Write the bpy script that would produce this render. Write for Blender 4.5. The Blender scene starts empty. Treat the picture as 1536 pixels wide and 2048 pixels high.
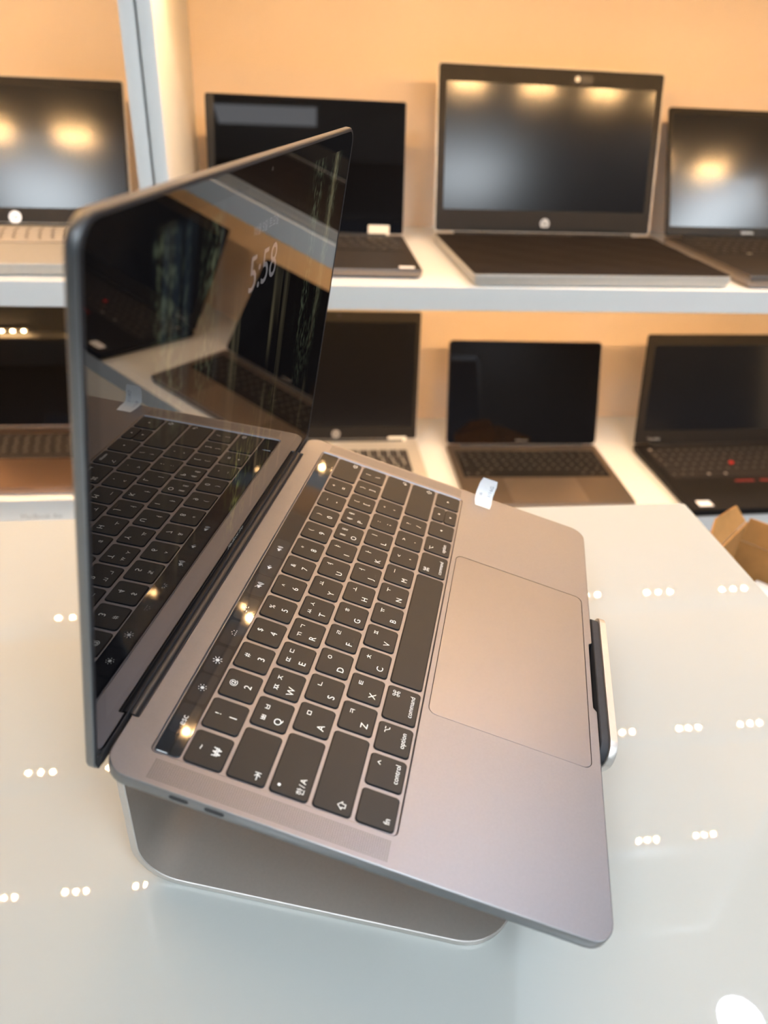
import bpy, bmesh, math, random
from mathutils import Matrix, Vector

random.seed(7)
scene = bpy.context.scene
COL = scene.collection
MM = 0.001

# ------------------------------------------------------------------ camera
CAM_H = 0.3563
WC = [[0.9909530095789123, -0.026469878583015898, 0.1315730912242185],
      [-0.125585023084312, -0.528647260566374, 0.8395001345280305],
      [0.04733428760855027, -0.8484287945511213, -0.5271888141767828]]
cam_data = bpy.data.cameras.new('camera')
cam = bpy.data.objects.new('camera', cam_data)
COL.objects.link(cam)
cam.matrix_world = Matrix(((WC[0][0], -WC[0][1], -WC[0][2], 0.0),
                           (WC[1][0], -WC[1][1], -WC[1][2], 0.0),
                           (WC[2][0], -WC[2][1], -WC[2][2], CAM_H),
                           (0, 0, 0, 1)))
cam_data.sensor_fit = 'VERTICAL'
cam_data.sensor_height = 36.0
cam_data.lens = 36.0 * 1474.9 / 2048.0
cam_data.clip_start = 0.01
cam_data.clip_end = 60.0
cam_data.dof.use_dof = True
cam_data.dof.focus_distance = 0.40
cam_data.dof.aperture_fstop = 6.9
scene.camera = cam

# ------------------------------------------------------------------ world, exposure
world = bpy.data.worlds.new('world')
scene.world = world
world.use_nodes = True
wn = world.node_tree.nodes
wl = world.node_tree.links
wn.clear()
w_out = wn.new('ShaderNodeOutputWorld')
w_bg = wn.new('ShaderNodeBackground')
w_sky = wn.new('ShaderNodeTexSky')
w_sky.sky_type = 'HOSEK_WILKIE'
w_sky.sun_direction = Vector((-0.5, 0.6, 0.62)).normalized()
w_sky.turbidity = 3.5
w_sky.ground_albedo = 0.35
w_bg.inputs['Strength'].default_value = 0.7
wl.new(w_sky.outputs[0], w_bg.inputs['Color'])
wl.new(w_bg.outputs[0], w_out.inputs['Surface'])

vs = scene.view_settings
vs.view_transform = 'Standard'
vs.look = 'None'
vs.exposure = 0.0
vs.gamma = 1.0
vs.use_curve_mapping = False

LED_WARM = (1.0, 0.58, 0.24)
LED_POWER = 1880.0
PANEL_COOL = (0.84, 0.93, 1.0)
PANEL_POWER = 31.0
LAMP_COOL = (0.76, 0.86, 1.0)
LAMP_POWER = 430.0

# ------------------------------------------------------------------ materials
MATS = {}


def mat(name, color, rough=0.5, metal=0.0, ior=1.45, coat=0.0, emit=None, estr=0.0,
        noise=0.0, nscale=60.0, bump=0.0, bscale=900.0, stretch=None, coat_rough=0.03):
    """Principled material with a procedural colour mottling and fine relief."""
    m = bpy.data.materials.new(name)
    m.use_nodes = True
    nt = m.node_tree
    b = nt.nodes['Principled BSDF']
    b.inputs['Base Color'].default_value = (*color, 1)
    b.inputs['Roughness'].default_value = rough
    b.inputs['Metallic'].default_value = metal
    b.inputs['IOR'].default_value = ior
    b.inputs['Coat Weight'].default_value = coat
    b.inputs['Coat Roughness'].default_value = coat_rough
    if emit:
        b.inputs['Emission Color'].default_value = (*emit, 1)
        b.inputs['Emission Strength'].default_value = estr
    if noise or bump:
        tc = nt.nodes.new('ShaderNodeTexCoord')
        src = tc.outputs['Object']
        if stretch:
            mp = nt.nodes.new('ShaderNodeMapping')
            mp.inputs['Scale'].default_value = stretch
            nt.links.new(src, mp.inputs['Vector'])
            src = mp.outputs[0]
    if noise:
        n = nt.nodes.new('ShaderNodeTexNoise')
        n.inputs['Scale'].default_value = nscale
        n.inputs['Detail'].default_value = 4
        nt.links.new(src, n.inputs['Vector'])
        r = nt.nodes.new('ShaderNodeValToRGB')
        lo = tuple(max(0, c * (1 - noise)) for c in color)
        hi = tuple(min(1, c * (1 + noise)) for c in color)
        r.color_ramp.elements[0].position = 0.3
        r.color_ramp.elements[1].position = 0.7
        r.color_ramp.elements[0].color = (*lo, 1)
        r.color_ramp.elements[1].color = (*hi, 1)
        nt.links.new(n.outputs['Fac'], r.inputs['Fac'])
        nt.links.new(r.outputs[0], b.inputs['Base Color'])
    if bump:
        n2 = nt.nodes.new('ShaderNodeTexNoise')
        n2.inputs['Scale'].default_value = bscale
        n2.inputs['Detail'].default_value = 2
        nt.links.new(src, n2.inputs['Vector'])
        bp = nt.nodes.new('ShaderNodeBump')
        bp.inputs['Strength'].default_value = bump
        bp.inputs['Distance'].default_value = 0.0002
        nt.links.new(n2.outputs['Fac'], bp.inputs['Height'])
        nt.links.new(bp.outputs[0], b.inputs['Normal'])
    MATS[name] = m
    return m


def emission(name, color, strength):
    m = bpy.data.materials.new(name)
    m.use_nodes = True
    nt = m.node_tree
    nt.nodes.clear()
    o = nt.nodes.new('ShaderNodeOutputMaterial')
    e = nt.nodes.new('ShaderNodeEmission')
    e.inputs['Color'].default_value = (*color, 1)
    e.inputs['Strength'].default_value = strength
    nt.links.new(e.outputs[0], o.inputs['Surface'])
    MATS[name] = m
    return m


mat('space_grey', (0.255, 0.250, 0.275), 0.46, 1.0, noise=0.02, nscale=900)
mat('space_grey_side', (0.25, 0.257, 0.27), 0.34, 1.0, noise=0.02, nscale=900)
mat('trackpad_glass', (0.240, 0.235, 0.260), 0.40, 1.0, noise=0.01, nscale=500)
mat('key_black', (0.013, 0.012, 0.012), 0.45, 0.0, ior=1.4, noise=0.06, nscale=120)
mat('legend_white', (0.86, 0.86, 0.84), 0.5, noise=0.02, nscale=50)
mat('black_plastic', (0.012, 0.012, 0.014), 0.38, noise=0.05)
mat('rubber_black', (0.018, 0.018, 0.022), 0.6, noise=0.05)
mat('rubber_grey', (0.035, 0.036, 0.042), 0.7, noise=0.08, nscale=200)
mat('hole_dark', (0.016, 0.016, 0.018), 0.8, noise=0.05)
mat('port_dark', (0.012, 0.013, 0.018), 0.5, noise=0.1)
mat('groove_dark', (0.05, 0.045, 0.045), 0.6, noise=0.05)
mat('touch_glass', (0.006, 0.006, 0.008), 0.04, ior=1.55, noise=0.02)
mat('screen_gloss', (0.004, 0.004, 0.005), 0.015, ior=1.5, noise=0.02)
mat('screen_matte', (0.006, 0.006, 0.008), 0.18, ior=1.5, noise=0.03)
mat('bezel_matte', (0.016, 0.014, 0.013), 0.5, ior=1.28, noise=0.05)
mat('bezel_black', (0.012, 0.011, 0.010), 0.4, ior=1.28, noise=0.05)
mat('stand_aluminium', (0.64, 0.605, 0.57), 0.46, 0.88, noise=0.02, nscale=700, bump=0.05, bscale=3000)
mat('paper_white', (0.86, 0.86, 0.87), 0.6, noise=0.02, nscale=300)
mat('paper_yellow', (0.88, 0.83, 0.70), 0.6, noise=0.03, nscale=300)
mat('ink_grey', (0.36, 0.36, 0.39), 0.6, noise=0.05)
mat('table_glass', (0.445, 0.465, 0.45), 0.015, ior=1.52, noise=0.015, nscale=3)
mat('table_edge', (0.16, 0.24, 0.21), 0.1, ior=1.52, noise=0.1, nscale=20)
mat('counter_panel', (0.10, 0.10, 0.10), 0.35, noise=0.03, nscale=8)
mat('white_laminate', (0.80, 0.81, 0.80), 0.32, noise=0.015, nscale=6)
mat('back_panel', (0.96, 0.80, 0.66), 0.42, noise=0.03, nscale=3)
mat('seam_dark', (0.06, 0.06, 0.05), 0.7, noise=0.1)
mat('led_case', (0.80, 0.79, 0.74), 0.5, noise=0.03)
emission('led_emit', LED_WARM, LED_POWER)
emission('panel_emit', PANEL_COOL, PANEL_POWER)
emission('dim_emit', (0.92, 0.94, 1.0), 2.6)  # glow of the added panel mirrored in a shelf laptop
emission('lamp_emit', LAMP_COOL, LAMP_POWER)
mat('wall_paint', (0.16, 0.165, 0.17), 0.7, noise=0.03, nscale=4)
mat('dark_paint', (0.035, 0.035, 0.038), 0.7, noise=0.05, nscale=4)
mat('ceiling_paint', (0.66, 0.68, 0.70), 0.75, noise=0.03, nscale=4)
mat('floor_tile', (0.30, 0.27, 0.25), 0.35, noise=0.1, nscale=5)
mat('frame_metal', (0.10, 0.10, 0.11), 0.4, 0.6, noise=0.05)
mat('kraft', (0.40, 0.205, 0.065), 0.75, noise=0.10, nscale=45, bump=0.2, bscale=700)
mat('silver', (0.62, 0.58, 0.52), 0.36, 1.0, noise=0.02, nscale=300)
mat('silver_plastic', (0.56, 0.53, 0.48), 0.45, 0.25, noise=0.03, nscale=200)
mat('silver_key', (0.55, 0.50, 0.44), 0.5, 0.1, noise=0.05)
mat('rose_metal', (0.50, 0.36, 0.29), 0.38, 1.0, noise=0.02, nscale=300)
mat('dark_grey_metal', (0.27, 0.23, 0.205), 0.42, 0.9, noise=0.03, nscale=300)
mat('charcoal', (0.024, 0.021, 0.020), 0.55, ior=1.28, noise=0.06, nscale=200)
mat('thinkblack', (0.010, 0.009, 0.009), 0.55, ior=1.28, noise=0.06, nscale=200)
mat('keyboard_cover', (0.011, 0.008, 0.007), 0.7, ior=1.28, noise=0.15, nscale=60, bump=0.4, bscale=400)
mat('tray_brown', (0.16, 0.12, 0.085), 0.5, noise=0.05)
mat('pad_grey', (0.36, 0.31, 0.28), 0.4, 0.9, noise=0.02, nscale=300)
mat('key_print', (0.15, 0.14, 0.13), 0.6, noise=0.1)
mat('red_rubber', (0.55, 0.02, 0.02), 0.5, noise=0.05)
mat('red_stripe', (0.20, 0.02, 0.02), 0.5, noise=0.05)
mat('logo_silver', (0.62, 0.58, 0.54), 0.35, 0.6, noise=0.03)
mat('white_card', (0.80, 0.81, 0.80), 0.45, noise=0.02, nscale=20)
mat('print_grey', (0.42, 0.42, 0.40), 0.5, noise=0.05)
mat('green_banner', (0.03, 0.24, 0.06), 0.6, noise=0.15, nscale=6)


def window_glass():
    m = bpy.data.materials.new('window_glass')
    m.use_nodes = True
    nt = m.node_tree
    nt.nodes.clear()
    o = nt.nodes.new('ShaderNodeOutputMaterial')
    t = nt.nodes.new('ShaderNodeBsdfTransparent')
    g = nt.nodes.new('ShaderNodeBsdfGlossy')
    g.inputs['Roughness'].default_value = 0.02
    mx = nt.nodes.new('ShaderNodeMixShader')
    mx.inputs[0].default_value = 0.06
    nt.links.new(t.outputs[0], mx.inputs[1])
    nt.links.new(g.outputs[0], mx.inputs[2])
    nt.links.new(mx.outputs[0], o.inputs['Surface'])
    MATS['window_glass'] = m


window_glass()


def wallpaper():
    """Lock-screen picture: a dark forest, tall trunks and hanging leaves, emitted by the display."""
    m = bpy.data.materials.new('lock_screen')
    m.use_nodes = True
    nt = m.node_tree
    b = nt.nodes['Principled BSDF']
    b.inputs['Base Color'].default_value = (0.004, 0.004, 0.005, 1)
    b.inputs['Roughness'].default_value = 0.012
    b.inputs['IOR'].default_value = 1.62
    tc = nt.nodes.new('ShaderNodeTexCoord')

    def noise(scale, mscale, detail=4, lo=0.5, hi=0.75, c0=(0, 0, 0), c1=(1, 1, 1), loc=(0, 0, 0)):
        mp = nt.nodes.new('ShaderNodeMapping')
        mp.inputs['Scale'].default_value = mscale
        mp.inputs['Location'].default_value = loc
        n = nt.nodes.new('ShaderNodeTexNoise')
        n.inputs['Scale'].default_value = scale
        n.inputs['Detail'].default_value = detail
        r = nt.nodes.new('ShaderNodeValToRGB')
        r.color_ramp.elements[0].position = lo
        r.color_ramp.elements[1].position = hi
        r.color_ramp.elements[0].color = (*c0, 1)
        r.color_ramp.elements[1].color = (*c1, 1)
        nt.links.new(tc.outputs['Object'], mp.inputs['Vector'])
        nt.links.new(mp.outputs[0], n.inputs['Vector'])
        nt.links.new(n.outputs['Fac'], r.inputs['Fac'])
        return r.outputs[0]

    def mul(a, c):
        x = nt.nodes.new('ShaderNodeMix')
        x.data_type = 'RGBA'
        x.blend_type = 'MULTIPLY'
        x.inputs[0].default_value = 1.0
        nt.links.new(a, x.inputs[6])
        nt.links.new(c, x.inputs[7])
        return x.outputs[2]

    def add(a, c):
        x = nt.nodes.new('ShaderNodeMix')
        x.data_type = 'RGBA'
        x.blend_type = 'ADD'
        x.inputs[0].default_value = 1.0
        nt.links.new(a, x.inputs[6])
        nt.links.new(c, x.inputs[7])
        return x.outputs[2]

    sep = nt.nodes.new('ShaderNodeSeparateXYZ')
    nt.links.new(tc.outputs['Object'], sep.inputs[0])

    def band(sock, a, b_, c, d):
        """1 between b and c, fading to 0 at a and d (metres)"""
        def ramp(x0, x1):
            mr = nt.nodes.new('ShaderNodeMapRange')
            mr.interpolation_type = 'SMOOTHSTEP'
            mr.inputs['From Min'].default_value = x0
            mr.inputs['From Max'].default_value = x1
            nt.links.new(sock, mr.inputs['Value'])
            return mr.outputs['Result']
        m1 = nt.nodes.new('ShaderNodeMath')
        m1.operation = 'MULTIPLY'
        nt.links.new(ramp(a, b_), m1.inputs[0])
        m2 = nt.nodes.new('ShaderNodeMath')
        m2.operation = 'SUBTRACT'
        m2.inputs[0].default_value = 1.0
        nt.links.new(ramp(c, d), m2.inputs[1])
        nt.links.new(m2.outputs[0], m1.inputs[1])
        return m1.outputs[0]

    X, Z = sep.outputs['X'], sep.outputs['Z']
    trunks = noise(75, (1.0, 0.04, 0.04), 5, 0.54, 0.74, (0, 0, 0), (0.42, 0.36, 0.20))
    trunk_mask = noise(9, (1.0, 0.8, 0.8), 3, 0.46, 0.64, loc=(0.3, 0, 0))
    leaves = noise(380, (1.0, 0.55, 0.55), 6, 0.46, 0.66, (0, 0, 0), (0.16, 0.20, 0.12))
    grove = noise(55, (1.0, 0.12, 0.12), 3, 0.42, 0.62, loc=(0.07, 0, 0.2))
    sky = noise(90, (1.0, 0.06, 0.06), 3, 0.50, 0.78, (0.0, 0.0, 0.0), (0.04, 0.065, 0.09))
    left = mul(band(X, -0.112, -0.108, -0.055, -0.040), band(Z, 0.120, 0.150, 0.200, 0.206))
    right = mul(band(X, 0.060, 0.085, 0.120, 0.132), band(Z, 0.060, 0.110, 0.204, 0.207))
    low = mul(band(X, -0.03, -0.005, 0.02, 0.06), band(Z, 0.02, 0.04, 0.075, 0.10))
    green = noise(300, (1.0, 0.5, 0.5), 5, 0.46, 0.66, (0, 0, 0), (0.20, 0.24, 0.06))
    colr = add(mul(trunks, trunk_mask), mul(add(mul(leaves, grove), sky), left))
    colr = add(colr, mul(mul(leaves, grove), right))
    colr = add(colr, mul(mul(green, grove), low))
    nt.links.new(colr, b.inputs['Emission Color'])
    b.inputs['Emission Strength'].default_value = 0.30
    MATS['lock_screen'] = m


wallpaper()
mat('clock_glow', (0.01, 0.01, 0.01), 0.012, ior=1.6, emit=(0.80, 0.74, 0.76), estr=0.16)
mat('icon_glow', (0.01, 0.01, 0.01), 0.04, ior=1.5, emit=(0.95, 0.93, 0.92), estr=0.8)
mat('button_glow', (0.006, 0.006, 0.008), 0.04, ior=1.55, emit=(0.10, 0.09, 0.095), estr=0.12)


# ------------------------------------------------------------------ mesh helpers (millimetres in, metres out)
class MB:
    def __init__(self):
        self.v = []
        self.f = []
        self.mi = []
        self.sm = []

    def add(self, verts, faces, mi=0, flat=False):
        o = len(self.v)
        self.sm += [not flat and len(f) <= 4 for f in faces]
        self.v += [tuple(p) for p in verts]
        self.f += [tuple(i + o for i in f) for f in faces]
        self.mi += [mi] * len(faces)
        return self

    def loft(self, rings, cap0=True, cap1=True, mi=0, closed=True):
        n = len(rings[0])
        vs_ = [p for r in rings for p in r]
        fs = []
        for k in range(len(rings) - 1):
            for i in range(n if closed else n - 1):
                j = (i + 1) % n
                fs.append((k * n + i, k * n + j, (k + 1) * n + j, (k + 1) * n + i))
        if cap0:
            fs.append(tuple(range(n - 1, -1, -1)))
        if cap1:
            fs.append(tuple((len(rings) - 1) * n + i for i in range(n)))
        return self.add(vs_, fs, mi)

    def slab(self, x0, y0, x1, y1, z0, z1, r=1.0, b=0.3, n=5, mi=0):
        def ring(ins, z):
            return [(p[0], p[1], z) for p in rrect(x0 + ins, y0 + ins, x1 - ins, y1 - ins, max(r - ins, 0.01), n)]
        if b > 0:
            return self.loft([ring(b, z0), ring(0, z0 + b), ring(0, z1 - b), ring(b, z1)], mi=mi)
        return self.loft([ring(0, z0), ring(0, z1)], mi=mi)

    def box(self, x0, y0, z0, x1, y1, z1, b=0.0, mi=0):
        if b <= 0:
            v = [(x0, y0, z0), (x1, y0, z0), (x1, y1, z0), (x0, y1, z0), (x0, y0, z1), (x1, y0, z1), (x1, y1, z1), (x0, y1, z1)]
            f = [(3, 2, 1, 0), (4, 5, 6, 7), (0, 1, 5, 4), (1, 2, 6, 5), (2, 3, 7, 6), (3, 0, 4, 7)]
            return self.add(v, f, mi)
        return self.slab(x0, y0, x1, y1, z0, z1, b, b, 2, mi)

    def cyl(self, c, r, h, axis='z', n=16, mi=0):
        ring0, ring1 = [], []
        for k in range(n):
            a = 2 * math.pi * k / n
            p, q = r * math.cos(a), r * math.sin(a)
            if axis == 'z':
                ring0.append((c[0] + p, c[1] + q, c[2]))
                ring1.append((c[0] + p, c[1] + q, c[2] + h))
            elif axis == 'x':
                ring0.append((c[0], c[1] + p, c[2] + q))
                ring1.append((c[0] + h, c[1] + p, c[2] + q))
            else:
                ring0.append((c[0] + q, c[1], c[2] + p))
                ring1.append((c[0] + q, c[1] + h, c[2] + p))
        return self.loft([ring0, ring1], mi=mi)

    def map(self, fn):
        self.v = [tuple(fn(*p)) for p in self.v]
        return self

    def mesh(self, name, mats, smooth=True):
        me = bpy.data.meshes.new(name)
        me.from_pydata([(x * MM, y * MM, z * MM) for x, y, z in self.v], [], self.f)
        if isinstance(mats, str):
            mats = [mats]
        for m in mats:
            me.materials.append(MATS[m])
        if len(mats) > 1:
            me.polygons.foreach_set('material_index', self.mi)
        me.polygons.foreach_set('use_smooth', self.sm if smooth else [False] * len(self.f))
        bm = bmesh.new()
        bm.from_mesh(me)
        bmesh.ops.remove_doubles(bm, verts=bm.verts, dist=2e-7)
        bmesh.ops.recalc_face_normals(bm, faces=bm.faces)
        bm.to_mesh(me)
        bm.free()
        if smooth:
            keep = [p.use_smooth for p in me.polygons]
            me.set_sharp_from_angle(angle=math.radians(38))
            me.polygons.foreach_set('use_smooth', keep)
        me.update()
        return me

    def build(self, name, mats, parent=None, smooth=True):
        return link(name, self.mesh(name, mats, smooth), parent)


def link(name, me, parent=None):
    o = bpy.data.objects.new(name, me)
    COL.objects.link(o)
    if parent is not None:
        o.parent = parent
    return o


def rrect(x0, y0, x1, y1, r, n=5):
    pts = []
    for cx, cy, a0 in ((x0 + r, y0 + r, 180), (x1 - r, y0 + r, 270), (x1 - r, y1 - r, 0), (x0 + r, y1 - r, 90)):
        for k in range(n + 1):
            a = math.radians(a0 + 90 * k / n)
            pts.append((cx + r * math.cos(a), cy + r * math.sin(a)))
    return pts


def round_poly(pts, n=6):
    """pts: (x, y, radius) in order; fillet each corner."""
    out = []
    N = len(pts)
    for i in range(N):
        p = Vector(pts[i][:2])
        a = Vector(pts[i - 1][:2])
        c = Vector(pts[(i + 1) % N][:2])
        r = pts[i][2]
        if r <= 0:
            out.append(tuple(p))
            continue
        da, dc = (a - p).normalized(), (c - p).normalized()
        ang = da.angle(dc)
        t = r / math.tan(ang / 2)
        bis = (da + dc).normalized()
        ctr = p + bis * (r / math.sin(ang / 2))
        s, e = p + da * t - ctr, p + dc * t - ctr
        a0 = math.atan2(s.y, s.x)
        d = math.atan2(e.y, e.x) - a0
        while d > math.pi:
            d -= 2 * math.pi
        while d < -math.pi:
            d += 2 * math.pi
        for k in range(n + 1):
            q = a0 + d * k / n
            out.append((ctr.x + r * math.cos(q), ctr.y + r * math.sin(q)))
    return out


def offset_poly(poly, d):
    """inward offset of a counter-clockwise polygon"""
    out = []
    N = len(poly)
    for i in range(N):
        p = Vector(poly[i])
        e0 = (p - Vector(poly[i - 1])).normalized()
        e1 = (Vector(poly[(i + 1) % N]) - p).normalized()
        n0, n1 = Vector((-e0.y, e0.x)), Vector((-e1.y, e1.x))
        b = n0 + n1
        if b.length < 1e-6:
            b = n0
        b.normalize()
        k = d / max(0.35, b.dot(n0))
        out.append(tuple(p + b * k))
    return out


def filled(loops, z, up=True):
    """flat face with holes: outer loop first"""
    bm = bmesh.new()
    edges = []
    for lp in loops:
        vv = [bm.verts.new((p[0], p[1], z)) for p in lp]
        for i in range(len(vv)):
            edges.append(bm.edges.new((vv[i], vv[(i + 1) % len(vv)])))
    bmesh.ops.triangle_fill(bm, use_beauty=True, use_dissolve=False, edges=edges)
    bm.verts.index_update()
    v = [tuple(q.co) for q in bm.verts]
    f = []
    for fc in bm.faces:
        ids = [q.index for q in fc.verts]
        if (fc.normal.z < 0) == up:
            ids.reverse()
        f.append(tuple(ids))
    bm.free()
    return v, f


_TXT = {}


def text_geo(body):
    """flat outline of a text in the built-in font: verts (centred on its box) and faces, 1 unit em"""
    if body in _TXT:
        return _TXT[body]
    c = bpy.data.curves.new('txt', 'FONT')
    c.body = body
    c.resolution_u = 3
    o = bpy.data.objects.new('txt', c)
    COL.objects.link(o)
    dg = bpy.context.evaluated_depsgraph_get()
    dg.update()
    me = bpy.data.meshes.new_from_object(o.evaluated_get(dg))
    v = [(p.co.x, p.co.y) for p in me.vertices]
    f = [tuple(p.vertices) for p in me.polygons]
    bpy.data.objects.remove(o)
    bpy.data.curves.remove(c)
    bpy.data.meshes.remove(me)
    if v:
        x0, x1 = min(p[0] for p in v), max(p[0] for p in v)
        y0, y1 = min(p[1] for p in v), max(p[1] for p in v)
        cx, cy = (x0 + x1) / 2, (y0 + y1) / 2
        v = [(p[0] - cx, p[1] - cy) for p in v]
        _TXT[body] = (v, f, x1 - x0, y1 - y0)
    else:
        _TXT[body] = ([], [], 0, 0)
    return _TXT[body]


def put_text(mb, body, cx, cy, z, size=None, height=None, width=None, slant=0.0, align='c', sx=1.0, mi=0):
    v, f, w, h = text_geo(body)
    if not v:
        return
    s = size if size else (height / h if height else width / w)
    dx = 0
    if align == 'l':
        dx = w * s * sx / 2
    elif align == 'r':
        dx = -w * s * sx / 2
    mb.add([(cx + dx + (p[0] + slant * p[1]) * s * sx, cy + p[1] * s, z) for p in v], f, mi)


def thing(name, label, cat, mtx=None, loc=None, rotz=0.0, group=None):
    o = bpy.data.objects.new(name, None)
    o.empty_display_size = 0.02
    COL.objects.link(o)
    if mtx is not None:
        o.matrix_world = mtx
    else:
        o.location = loc or (0, 0, 0)
        o.rotation_euler = (0, 0, rotz)
    o['label'] = label
    o['category'] = cat
    if group:
        o['group'] = group
    return o


def struct(o):
    o['kind'] = 'structure'
    return o


# ------------------------------------------------------------------ the room
RX0, RX1, RY0, RY1, RZ0, RZ1 = -2300, 2700, -3000, 1446, -900, 1800
struct(MB().box(RX0 - 60, RY0 - 60, RZ0 - 40, RX1 + 60, RY1 + 60, RZ0).build('floor', 'floor_tile'))['label'] = 'dark tiled shop floor'
struct(MB().box(RX0 - 60, RY0 - 60, RZ1, RX1 + 60, RY1 + 60, RZ1 + 40).build('ceiling', 'ceiling_paint'))
struct(MB().box(RX0, RY1, RZ0, RX1, RY1 + 60, RZ1).build('wall_back', 'wall_paint'))
struct(MB().box(RX0 - 60, RY0, RZ0, RX0, RY1, RZ1).build('wall_left', 'wall_paint'))
struct(MB().box(RX1, RY0, RZ0, RX1 + 60, RY1, RZ1).build('wall_right', 'wall_paint'))
wf = MB()
WX0, WX1, WZ0, WZ1 = -1900, 1300, -500, 1450
wf.box(RX0, RY0 - 60, RZ0, WX0, RY0, RZ1)
wf.box(WX1, RY0 - 60, RZ0, RX1, RY0, RZ1)
wf.box(WX0, RY0 - 60, RZ0, WX1, RY0, WZ0)
wf.box(WX0, RY0 - 60, WZ1, WX1, RY0, RZ1)
struct(wf.build('wall_front', 'dark_paint'))
win = struct(bpy.data.objects.new('window_1', None))
COL.objects.link(win)
win.location = (0, RY0 * MM, 0)
for k in range(3):
    xa = WX0 + (WX1 - WX0) * k / 3
    xb = WX0 + (WX1 - WX0) * (k + 1) / 3
    MB().box(xa + 20, -34, WZ0 + 20, xb - 20, -30, WZ1 - 20).build('pane', 'window_glass', win)
fr = MB()
for k in range(4):
    xa = WX0 + (WX1 - WX0) * k / 3
    fr.box(xa - 20, -55, WZ0, xa + 20, -5, WZ1)
fr.box(WX0, -55, WZ0, WX1, -5, WZ0 + 40)
fr.box(WX0, -55, WZ1 - 40, WX1, -5, WZ1)
fr.build('window_frame', 'frame_metal', win)


def ceiling_panel(x, y, w, d, label, em='panel_emit'):
    t = thing('ceiling_light', label, 'light', loc=(x * MM, y * MM, RZ1 * MM))
    f = MB()
    for a in ((-w / 2, -d / 2, w / 2, -d / 2 + 15), (-w / 2, d / 2 - 15, w / 2, d / 2),
              (-w / 2, -d / 2 + 15, -w / 2 + 15, d / 2 - 15), (w / 2 - 15, -d / 2 + 15, w / 2, d / 2 - 15)):
        f.box(a[0], a[1], -22, a[2], a[3], -0.5)
    f.build('light_frame', 'white_laminate', t)
    MB().box(-w / 2 + 15, -d / 2 + 15, -16, w / 2 - 15, d / 2 - 15, -0.5).build('diffuser', em, t)
    return t


ceiling_panel(-860, -790, 420, 420, 'square white ceiling light nearest the left wall')
ceiling_panel(-210, -2240, 640, 300, 'dim glowing panel added on the ceiling for a pale reflection in a laptop screen', 'dim_emit')  # added glow, mirrored as a pale band in the glossy black laptop
ceiling_panel(2380, -760, 420, 700, 'white ceiling light beside the right-hand wall')
ceiling_panel(1450, -2480, 600, 600, 'square white ceiling light by the shop window, right')
ceiling_panel(-1100, -1700, 600, 600, 'added square fill light by the shop window, left')  # added out of view as cool fill
ceiling_panel(500, -900, 600, 600, 'added square fill light over the middle of the shop')  # another added fill panel, unseen behind the camera


def ceiling_lamp(x, y, r, label):
    t = thing('ceiling_lamp', label, 'light', loc=(x * MM, y * MM, RZ1 * MM))
    ring = MB()
    prof = ((r, -0.5), (r + 14, -0.5), (r + 14, -6), (r + 4, -14), (r, -14))
    n = 32
    rr = [[(p * math.cos(2 * math.pi * k / n), p * math.sin(2 * math.pi * k / n), z) for k in range(n)] for p, z in prof]
    ring.loft(rr + [rr[0]], False, False).build('lamp_ring', 'white_laminate', t)
    MB().cyl((0, 0, -10), r - 0.5, 9.5, 'z', 32).build('diffuser', 'lamp_emit', t)
    return t


ceiling_lamp(1168, 815, 58, 'round white ceiling lamp near the shelves, mirrored in the counter glass')

# ------------------------------------------------------------------ wall shelving with LED modules under every board
SH_Y0, SH_Y1 = 1005, 1424
BOARD_T = 33      # height of the front edge
BOARD_P = 18      # thickness of the board behind it
BOARDS = [-688, -300, 88, 514, 902, 1308, 1690]

led_case = MB().slab(-37.5, -7.5, 37.5, 7.5, -5, -0.05, 2, 0.6, 3).mesh('led_module', 'led_case')
led_lens = MB().cyl((0, 0, -6.6), 3.3, 1.5, 'z', 10).mesh('led', 'led_emit')


def shelf_unit(x0, x1, label, phases):
    ox, oy, oz = (x0 + x1) / 2, SH_Y0, RZ0
    t = thing('display_shelf', label, 'shelf', loc=(ox * MM, oy * MM, oz * MM), group='white wall shelf units')
    L = lambda x: x - ox
    T = 16.5
    top = 1690
    for a, b in ((x0, x0 + T), (x1 - T, x1)):
        MB().box(L(a), 0, 0, L(b), SH_Y1 - oy, top - oz, 0.6).build('side_panel', 'white_laminate', t)
    MB().box(L(x0 + T), SH_Y1 - oy - 6, 0, L(x1 - T), SH_Y1 - oy, top - oz).build('back_panel', 'back_panel', t)
    for i, zt in enumerate(BOARDS):
        sb = MB().box(L(x0 + T + 0.2), 16.2, zt - BOARD_P - oz, L(x1 - T - 0.2), SH_Y1 - oy - 6.2, zt - oz, 0.6).build('shelf_board', 'white_laminate', t)
        MB().box(L(x0 + T + 0.2), 0.3, zt - BOARD_T - oz, L(x1 - T - 0.2), 16, zt - oz, 0.6).build('front_edge', 'white_laminate', sb)
    for zt, ph, yy in phases:
        zb = zt - BOARD_P
        k0 = math.ceil((x0 + T + 45 - ph) / 152.0)
        k1 = math.floor((x1 - T - 45 - ph) / 152.0)
        for k in range(k0, k1 + 1):
            c = link('led_module', led_case, t)
            c.location = (L(ph + 152.0 * k + random.uniform(-5, 5)) * MM, (yy - oy) * MM, (zb - oz) * MM)
            c.rotation_euler = (0, 0, random.uniform(-0.04, 0.04))
            for q in (-23, 0, 23):
                e = link('led', led_lens, c)
                e.location = (q * MM, 0, 0)
    return t


PH = [(88, 640, 1034), (514, 703, 1034), (902, 716, 1034), (1308, 873, 1034)]
shelf_unit(-147.9, 1152, 'tall white shelf unit with peach back panel, right of the double upright', PH)
shelf_unit(-1349, -151.2, 'tall white shelf unit left of the double upright, behind the screen', [(88, -580, 1034), (514, -364, 1034), (902, -490, 1034), (1308, -496, 1034)])

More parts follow.
